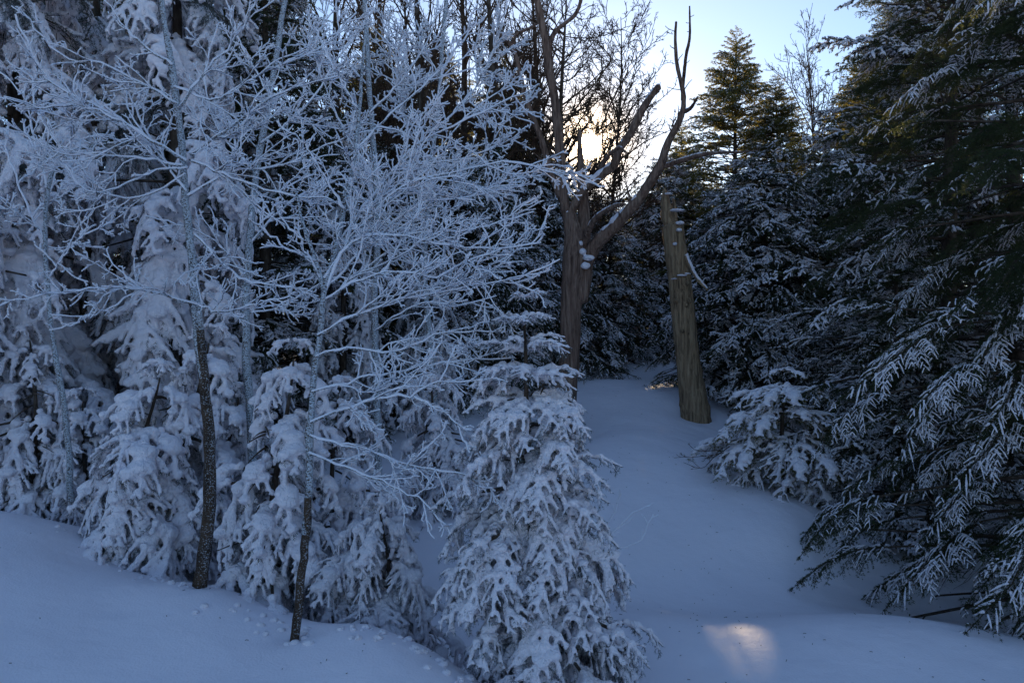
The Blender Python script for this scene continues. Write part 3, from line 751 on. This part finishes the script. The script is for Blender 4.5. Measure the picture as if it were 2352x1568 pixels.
C_tr = limb([(590,1180),(575,960),(565,760),(570,600),(585,420),(610,280),(640,100),(665,-80)], .04, .02, 6.0, 6.2, 30, .003, rs)
C_l = [LM([(568,640),(500,560),(430,520),(340,500)], .010, 6.1, 5.9), LM([(575,560),(660,470),(760,420),(880,400)], .012, 6.1, 5.8), LM([(590,400),(500,300),(470,180),(500,60)], .012, 6.1, 6.2),
       LM([(600,330),(700,250),(780,130),(860,20)], .012, 6.1, 6), LM([(620,220),(560,120),(520,0)], .010, 6.2, 6.2), LM([(630,160),(720,100),(760,0)], .010, 6.2, 6.3),
       LM([(570,720),(660,700),(760,640),(850,650)], .009, 6.1, 5.8)]
hand_sapling("rime-crusted young tree between the two nearest saplings, standing farther back", C_tr, C_l, .0040, bark=M_BARKW, rmin=.0020)
D_tr = limb([(870,1150),(865,900),(860,700),(868,500),(855,300),(842,100),(835,-80)], .038, .02, 6.8, 7.0, 30, .003, rs)
D_l = [LM([(862,640),(780,540),(720,450),(690,340)], .012, 6.8, 6.6), LM([(866,560),(960,470),(1040,380),(1150,330)], .013, 6.8, 6.6), LM([(858,400),(790,300),(740,180),(700,60)], .012, 6.9, 6.8),
       LM([(850,260),(930,180),(990,80),(1010,-20)], .012, 6.9, 6.9), LM([(846,200),(790,120),(770,0)], .010, 7, 7), LM([(864,480),(960,400),(1080,260),(1200,180)], .012, 6.9, 6.9),
       LM([(862,760),(960,700),(1060,700),(1140,680)], .010, 6.8, 6.6), LM([(864,850),(930,780),(1010,790),(1120,800)], .009, 6.8, 6.5)]
hand_sapling("rime-crusted upright young tree in the middle of the thicket", D_tr, D_l, .0040, bark=M_BARKW, rmin=.0020)
E_tr = limb([(165,1150),(150,950),(125,800),(108,640),(105,500),(118,400),(160,350),(240,330)], .026, .010, 5.9, 5.7, 26, .003, rs)
E_l = [LM([(107,560),(60,470),(20,360),(-20,300)], .008, 5.8, 5.7), LM([(112,440),(80,330),(60,240),(20,180)], .008, 5.8, 5.6), LM([(110,640),(170,560),(230,520)], .007, 5.8, 5.6),
       LM([(140,370),(190,280),(260,240),(330,250)], .007, 5.7, 5.5)]
hand_sapling("bent rime-covered stem near the left edge arching over to the right", E_tr, E_l, .005, bark=M_BARKW, rmin=.003)
F_tr = limb([(1010,1180),(1000,950),(985,760),(975,600),(990,400),(1010,200),(1030,-60)], .04, .02, 8.6, 8.8, 30, .003, rs)
F_l = [LM([(980,640),(900,520),(850,420),(820,300)], .013, 8.6, 8.4), LM([(980,560),(1060,470),(1150,420),(1250,400)], .014, 8.6, 8.4), LM([(992,380),(930,280),(900,150),(890,20)], .013, 8.7, 8.6),
       LM([(1000,300),(1080,220),(1140,100),(1170,-20)], .013, 8.7, 8.7), LM([(985,460),(1080,400),(1160,280),(1230,220)], .012, 8.7, 8.5), LM([(978,700),(1080,640),(1160,600),(1230,520)], .011, 8.6, 8.4),
       LM([(1012,180),(960,80),(940,-40)], .011, 8.8, 8.8)]
hand_sapling("frosted young tree left of the forked dead tree", F_tr, F_l, .005, bark=M_BARKW, rmin=.0035)

# tall bare hardwoods behind, dark against the bright sky
def bare_tree(name, label, px, d, H, r0, rng, nl=16, rime=0, group="bare hardwoods against the sky", z1=.25, ang=(28, 50), top=None, lean=(0, 0), cat="bare tree", lmax=4.2, fine=1.0):
    loc = at(px, d); root = thing(name, label, cat, loc, 0, group)
    K = 22; s = np.linspace(0, 1, K)
    tr = np.stack([lean[0] * s + .12 * np.sin(s * 6 + px) * s, lean[1] * s + .1 * np.cos(s * 5 + px) * s, s * H - .1], 1); rt = r0 * (1 - s) ** .85 + .008
    tm = MB(); tubes(tm, tr, rt[None], 8, rnoise=.04, rng=rng)
    C, R_ = spawn(tr[None], rt[None], H / nl / 1.2, ang, .46, .05, .10, 14, rng, t0=z1, rf=.6, rmin=.006, lmax=lmax)
    C1, R1_ = spawn(C, R_, .18 / fine, (24, 56), .42, .03, .14, 9, rng, t0=.15, rf=.62, rmin=.006, lmax=1.6)
    C2, R2_ = spawn(C1, R1_, .11 / fine, (25, 55), .42, .02, .16, 6, rng, t0=.1, rf=.7, rmin=.0045, lmin=.08)
    C3, R3_ = spawn(C2, R2_, .09, (25, 55), .45, .02, .15, 4, rng, t0=.1, rf=.75, rmin=.004, lmin=.06)
    bare_parts(root, tm, [(C, R_), (C1, R1_), (C2, R2_), (C3, R3_)], rime, M_BARK if not rime else M_BARKW, M_TWIG if not rime else M_BARKW, rng)
    return root
rb_ = np.random.default_rng(77)
bare_tree("bare_tree", "spreading bare hardwood whose fine twigs screen the low sun", 1296, 16.0, 8.6, .10, rb_, 75, lean=(-.05, 0), ang=(42, 78), lmax=2.9, fine=1.25)
bare_tree("bare_tree", "thin bare tree right of the sun with arching fine twigs", 1398, 17.5, 8.3, .055, rb_, 70, lean=(.25, 0), ang=(35, 75), lmax=2.2, fine=1.3)
bare_tree("bare_tree", "bare hardwood left of the forked dead tree, dark against the glow", 1130, 14.5, 9.5, .13, rb_, 34)
bare_tree("bare_tree", "bare tree with upright limbs at the top centre of the thicket", 960, 13.2, 9.0, .12, rb_, 34)
bare_tree("bare_tree", "bare tree catching golden light above the left thicket", 780, 14.5, 10, .13, rb_, 34)
bare_tree("bare_tree", "bare hardwood farther back just left of the sun", 1230, 19.5, 10.5, .15, rb_, 34)
bare_tree("bare_tree", "bare hardwood at the back between the golden specks at the top", 880, 18.5, 11.5, .15, rb_, 36)
bare_tree("bare_tree", "slender bare hardwood behind the upper limbs of the dead tree", 1060, 17.5, 11, .13, rb_, 36)
bare_tree("bare_tree", "slender pale bare tree in the sky gap between the firs", 1925, 21, 9.2, .07, rb_, 40, ang=(18, 36), lean=(-1.0, 0), z1=.2)

# bare twigs poking from the snow
def twig_clump(label, pts, d, r, rime, mat, name="bare_twig", lfac=.5):
    Ls = [limb(p, r, r * .35, d, d, 10, .004, rs) for p in pts]
    base = Ls[0][0][0]; root = thing(name, label, "twig", tuple(base))
    L0 = np.stack([l[0] for l in Ls]) - base; R0 = np.stack([l[1] for l in Ls])
    C, R_ = spawn(L0, R0, .12, (25, 50), lfac, .01, .14, 5, rs, rmin=r * .3)
    C2, R2_ = spawn(C, R_, .08, (25, 50), .4, .01, .14, 4, rs, rmin=r * .3)
    mb = MB()
    for a_, b_ in ((L0, R0), (C, R_), (C2, R2_)): tubes(mb, a_, b_, 5)
    link("stem", mb.mesh("twig_stems", mat), root)
    if rime:
        m2 = MB()
        for a_, b_ in ((L0, R0), (C, R_), (C2, R2_)): tubes(m2, a_ + [0, 0, .001], b_ + rime, 5)
        link("rime", m2.mesh("twig_rime", M_RIME), root)
twig_clump("dark bare twig reaching left over the snow from the small drooping fir", [[(1700,1020),(1660,1040),(1600,1048),(1548,1052)], [(1675,1025),(1640,1050),(1612,1076),(1570,1062)],
           [(1655,1035),(1600,1032),(1572,1010)]], 8.0, .006, 0, M_TWIG, lfac=.35)
twig_clump("faint frosted twigs beside the foreground spruce, over the trail", [[(1340,1270),(1400,1230),(1450,1180),(1490,1160)], [(1345,1290),(1400,1270),(1470,1240),(1500,1180)],
           [(1330,1300),(1380,1330),(1440,1345)], [(1360,1240),(1410,1180),(1425,1130)]], 4.2, .0022, .0012, M_TWIG, lfac=.4)

# lumps of snow dropped from the boughs along the foot of the firs
cl = MB(); m = 90
fx = np.interp(rs.random(m), np.linspace(0, 1, 7), [60, 250, 430, 620, 800, 950, 1080]); fy = np.interp(fx, [0, 190, 460, 675, 980, 1110], [1196, 1240, 1350, 1440, 1500, 1560]) + np.abs(rs.normal(0, 26, m))
for a_, b_ in zip(fx, fy):
    d_ = float(np.interp(a_, [0, 190, 460, 675, 980, 1110], [5.9, 5.5, 4.6, 4.15, 3.9, 3.6])); x_ = (a_ - 1176) / FD * d_; y_ = d_ - (b_ - 1350) * 0 - abs(rs.normal(0, .12)); r_ = rs.uniform(.006, .026)
    ellipsoids(cl, np.array([[x_, y_, gz(x_, y_) + r_ * .2]]), np.array([[r_ * rs.uniform(.8, 1.4), r_, r_ * .7]]), rs, 7, 5)
co_ = link("fallen_snow_clumps", cl.mesh("fallen_snow_clumps", M_SNOW)); co_["kind"] = "stuff"; co_["label"] = "little lumps of snow dropped along the foot of the laden firs"; co_["category"] = "snow clumps"

# needles and bark flakes shed on the snow
lb = MB(); m = 520
lx = np.concatenate([rs.uniform(-3.5, 5, m // 2), rs.normal(0, 1.0, m // 2) + .6]); ly = np.concatenate([rs.uniform(3.2, 14, m // 2), rs.uniform(3.4, 9, m // 2)])
lz = gh(lx, ly) + .003; an = rs.random(m) * 6.28; ll = rs.uniform(.006, .022, m)
e_ = np.stack([np.cos(an) * ll, np.sin(an) * ll, rs.uniform(-.001, .004, m)], 1); c_ = np.stack([lx, ly, lz], 1)
tubes(lb, np.stack([c_ - e_ * .5, c_ + rs.normal(size=(m, 3)) * .001 + [0, 0, .001], c_ + e_ * .5], 1), np.full((m, 3), .0016), 4)
lo_ = link("needle_litter", lb.mesh("needle_litter", M_TWIG)); lo_["kind"] = "stuff"; lo_["label"] = "tiny needles and bark flakes scattered over the snow"; lo_["category"] = "litter"

# ------------------------------------------------------------------ the forked dead tree and the broken snag
def wood(mb, pts, d, radpx, K=26, S=14, d1=None, wob=.05):
    """pts (px,py), radpx list in px -> tube with its own thickness"""
    a = resample(np.array([[p[0], p[1], 0, r] for p, r in zip(pts, radpx)], float), K)
    dd = np.linspace(d, d if d1 is None else d1, K)
    W_ = np.array([P(a[i, 0], a[i, 1], dd[i]) for i in range(K)]); R_ = a[:, 3] / FD * d
    tubes(mb, W_, R_[None], S, rnoise=wob, rng=rs); return W_, R_
DT = 10.5
root = thing("forked_dead_tree", "big weathered dead tree with forked snow-lined limbs in front of the sun", "dead tree", tuple(P(1297, 1012, DT)))
tm = MB(); base = P(1297, 1012, DT)
main = wood(tm, [(1293,1030),(1297,912),(1308,822),(1312,687),(1320,600),(1318,540),(1306,490)], DT, [33,27,23.5,24,29,21,15], 36, 18, wob=.035)
m2 = wood(tm, [(1330,690),(1340,620),(1342,551),(1340,459),(1334,388),(1331,300)], DT, [20,22,16,13,9,4], 26, d1=DT + .3, wob=.04)
for o_ in [tm]:
    o_.V = [v - base.astype(np.float32) for v in o_.V]
link("trunk", tm.mesh("dead_trunk", M_DEAD), root)
LIMBS = [
 ([(1306,500),(1303,480),(1283,440),(1263,388),(1242,316),(1212,240),(1191,158),(1176,107),(1140,71)], [13,12,11,9.5,8.5,8,7,6,3], -.1),
 ([(1304,495),(1296,459),(1286,357),(1278,255),(1263,168),(1255,112),(1242,41),(1227,-30)], [14,14,14,13,12,11,10,9], -.3),
 ([(1266,150),(1263,107),(1278,71),(1319,36),(1334,0),(1332,-30)], [7,7,6,5.5,5,4.5], -.3),
 ([(1306,500),(1334,444),(1370,413),(1411,377),(1421,347),(1452,301),(1482,240),(1513,199)], [12,12,13,13,11,11,10,8.5], -.6),
 ([(1345,610),(1370,561),(1411,520),(1467,459),(1492,418),(1518,377),(1533,331),(1566,265),(1569,214),(1556,153),(1551,92),(1553,51)], [20,20,18,15,13,13,10,8,6,5,4,3], -1.2),
 ([(1568,230),(1569,194),(1576,127),(1584,87),(1584,15)], [6,5,4.5,3.5,2], -1.2),
 ([(1560,262),(1585,250),(1602,224)], [6,5,2.5], -1.2),
 ([(1518,385),(1556,372),(1607,357),(1643,352),(1700,349),(1735,346)], [7,7,6,4.5,2.5,1.2], -1.4),
 ([(1340,570),(1352,530),(1370,500),(1411,474),(1436,469)], [9,9,7.5,6.5,4], -.9),
 ([(1176,107),(1186,80),(1215,66),(1240,52)], [5,4.5,3.5,2], -.2),
 ([(1375,410),(1388,370),(1420,340),(1440,352)], [7,6,5,3], -.7),
 ([(1560,300),(1545,290),(1552,270)],[3,2.5,1.5],-1.2),
]
tw_src = []
def snow_piece(mb, parent, vox=.014):
    V_, Q_, T_ = remesh(mb, vox, 1, .003, 3)
    link('snow', arr_mesh('wood_snow', V_, Q_, T_, M_SNOW), parent)
for pts, rad, dd in LIMBS:
    lm = MB(); W_, R_ = wood(lm, pts, DT, [r_ * .78 for r_ in rad], 30, 12, d1=DT + dd, wob=.085)
    sC, sR = spawn(W_[None], R_[None], .22, (35, 80), .12, .02, .22, 5, rs, t0=.15, rf=.38, rmin=.004, lmin=.05, lmax=.4); tubes(lm, sC, sR, 5)
    lm.V = [v - base.astype(np.float32) for v in lm.V]
    lo = link("limb", lm.mesh("dead_limb", M_DEAD), root)
    T = norm(np.gradient(W_, axis=0)); fl = np.abs(T[:, 2]) < .86
    tw_src.append((W_, R_))
    # snow lying along the flatter stretches
    i = 0
    while i < len(W_):
        if fl[i]:
            j = i
            while j < len(W_) and fl[j]: j += 1
            if j - i >= 4:
                seg = resample(W_[i:j], 22); rseg = np.interp(np.linspace(0, 1, 22), np.linspace(0, 1, j - i), R_[i:j])
                rr2 = rseg * np.clip(.62 + rs.normal(size=22) * .16, .3, .9) * np.sin(np.linspace(.25, 2.9, 22)) ** .4
                sn = MB(); tubes(sn, seg - base + np.array([0, -.35, 1.]) * (rseg[:, None] * .8), rr2[None], 8, rnoise=.08, rng=rs); snow_piece(sn, lo)
            i = j
        else: i += 1
Cn = np.array([P(1303, 488, DT - .04), P(1338, 578, DT - .14), P(1352, 592, DT - .16), P(1333, 560, DT - .1), P(1322, 720, DT - .15), P(1330, 716, DT - .13), P(1345, 610, DT - .16), P(1382, 552, DT - .22)]) - base
EA = (np.array([[.035, .05, .04], [.07, .08, .06], [.11, .08, .05], [.05, .07, .06], [.04, .03, .03], [.03, .03, .02], [.09, .06, .06], [.12, .08, .05]]))
for grp in ((0,), (1, 2, 3, 6)):
    sn = MB(); ellipsoids(sn, Cn[list(grp)], EA[list(grp)] * .8, rs, 12, 9); snow_piece(sn, root)

root = thing("broken_snag", "leaning broken grey-brown snag with splintered top right of the trail", "dead tree", tuple(P(1597, 957, 11.5)))
base = P(1597, 957, 11.5); tm = MB()
wood(tm, [(1602,985),(1597,948),(1580,822),(1570,732),(1561,642),(1551,570),(1545,520)], 11.5, [36,33.5,27,27,26,25,24], 40, 20, wob=.03)
wood(tm, [(1545,540),(1532,490),(1528,460),(1526,434)], 11.5, [14,13,10,4], 14, 10, wob=.12)
wood(tm, [(1558,560),(1552,520),(1549,480),(1547,455)], 11.5, [12,8,5,1.5], 14, 8, wob=.15)
wood(tm, [(1545,545),(1540,510),(1538,480)], 11.6, [16,12,5], 12, 9, wob=.15)
for kx, ky in ((1586,650),(1584,700),(1560,690),(1590,690),(1575,760)):
    ellipsoids(tm, np.array([P(kx - 8, ky, 11.32)]), np.array([[.035, .05, .04]]), rs, 8, 6)
tm.V = [v - base.astype(np.float32) for v in tm.V]
link("trunk", tm.mesh("snag_trunk", M_SNAG), root)
bm_ = MB(); W_, R_ = wood(bm_, [(1576,588),(1592,624),(1606,645),(1625,666)], 11.3, [5,4.5,4,2.5], 16, 8, d1=11.1); bm_.V = [v - base.astype(np.float32) for v in bm_.V]
link("broken_branch", bm_.mesh("snag_branch", M_SNAG), root)
sn = MB(); tubes(sn, W_ - base + [0, -.01, .025], (R_ * .8)[None], 7, rnoise=.1, rng=rs); snow_piece(sn, root)
Cn = np.array([P(1556,483,11.3), P(1562,512,11.3), P(1560,528,11.28), P(1566,632,11.3), P(1550,560,11.3), P(1535,445,11.4), P(1548,640,11.28), P(1580,628,11.28)]) - base
EB = np.array([[.10, .08, .035], [.06, .06, .05], [.04, .05, .05], [.07, .04, .03], [.03, .04, .05], [.05, .05, .03], [.04, .04, .02], [.05, .04, .02]])
for grp in ((0,), (1, 2), (3,), (4,), (5,), (6,), (7,)):
    sn = MB(); ellipsoids(sn, Cn[list(grp)], EB[list(grp)] * np.array([1.25, .9, .55]), rs, 10, 8); snow_piece(sn, root, .012)

# ------------------------------------------------------------------ the two gaps in the boughs that let sun through to the snow
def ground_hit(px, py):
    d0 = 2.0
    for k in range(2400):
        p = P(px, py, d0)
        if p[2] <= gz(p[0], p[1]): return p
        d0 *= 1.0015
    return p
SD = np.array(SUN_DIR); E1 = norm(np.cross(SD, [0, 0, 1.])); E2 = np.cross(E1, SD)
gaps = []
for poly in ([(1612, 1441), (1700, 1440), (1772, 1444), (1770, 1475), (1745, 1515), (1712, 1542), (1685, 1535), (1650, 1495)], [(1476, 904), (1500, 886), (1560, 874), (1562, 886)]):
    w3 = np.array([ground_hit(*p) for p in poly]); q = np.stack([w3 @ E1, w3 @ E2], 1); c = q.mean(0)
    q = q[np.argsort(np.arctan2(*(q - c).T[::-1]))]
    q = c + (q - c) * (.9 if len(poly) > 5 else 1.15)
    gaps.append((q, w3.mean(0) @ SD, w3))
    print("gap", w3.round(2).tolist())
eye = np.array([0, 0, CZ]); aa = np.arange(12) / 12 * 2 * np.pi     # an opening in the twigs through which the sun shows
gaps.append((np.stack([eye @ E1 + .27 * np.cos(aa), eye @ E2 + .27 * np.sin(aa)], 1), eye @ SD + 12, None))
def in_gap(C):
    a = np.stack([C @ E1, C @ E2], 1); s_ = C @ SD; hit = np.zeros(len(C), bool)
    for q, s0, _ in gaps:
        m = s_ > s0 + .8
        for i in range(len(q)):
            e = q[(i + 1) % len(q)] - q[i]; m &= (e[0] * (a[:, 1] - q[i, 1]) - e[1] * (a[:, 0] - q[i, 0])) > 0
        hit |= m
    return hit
bpy.context.view_layer.update()
cache = {}
for o in list(SC.objects):
    if o.type != 'MESH' or o.name.startswith(("snow_ground", "trunk", "limb")): continue
    me = o.data
    mw = np.array(o.matrix_world)
    if me.name not in cache:
        V = np.empty(len(me.vertices) * 3, np.float32); me.vertices.foreach_get("co", V); cache[me.name] = V.reshape(-1, 3)
    V = cache[me.name]; W_ = V @ mw[:3, :3].T.astype(np.float32) + mw[:3, 3].astype(np.float32)
    hv = in_gap(W_)
    if not hv.any(): continue
    nl = np.empty(len(me.polygons), np.int32); me.polygons.foreach_get("loop_total", nl)
    li = np.empty(len(me.loops), np.int32); me.loops.foreach_get("vertex_index", li)
    st = np.concatenate([[0], np.cumsum(nl)[:-1]])
    Q = np.stack([li[st[nl == 4] + k] for k in range(4)], 1); T = np.stack([li[st[nl == 3] + k] for k in range(3)], 1)
    Q = Q[~hv[Q].any(1)]; T = T[~hv[T].any(1)]
    if 0: print("pruned", o.name, int(hv.sum()))
    sm = me.polygons[0].use_smooth
    o.data = arr_mesh(me.name + "_pruned", V, Q, T, me.materials[0], sm)
del cache
for me in list(bpy.data.meshes):
    if me.users == 0: bpy.data.meshes.remove(me)
print("script total", round(time.time() - T_START, 1))
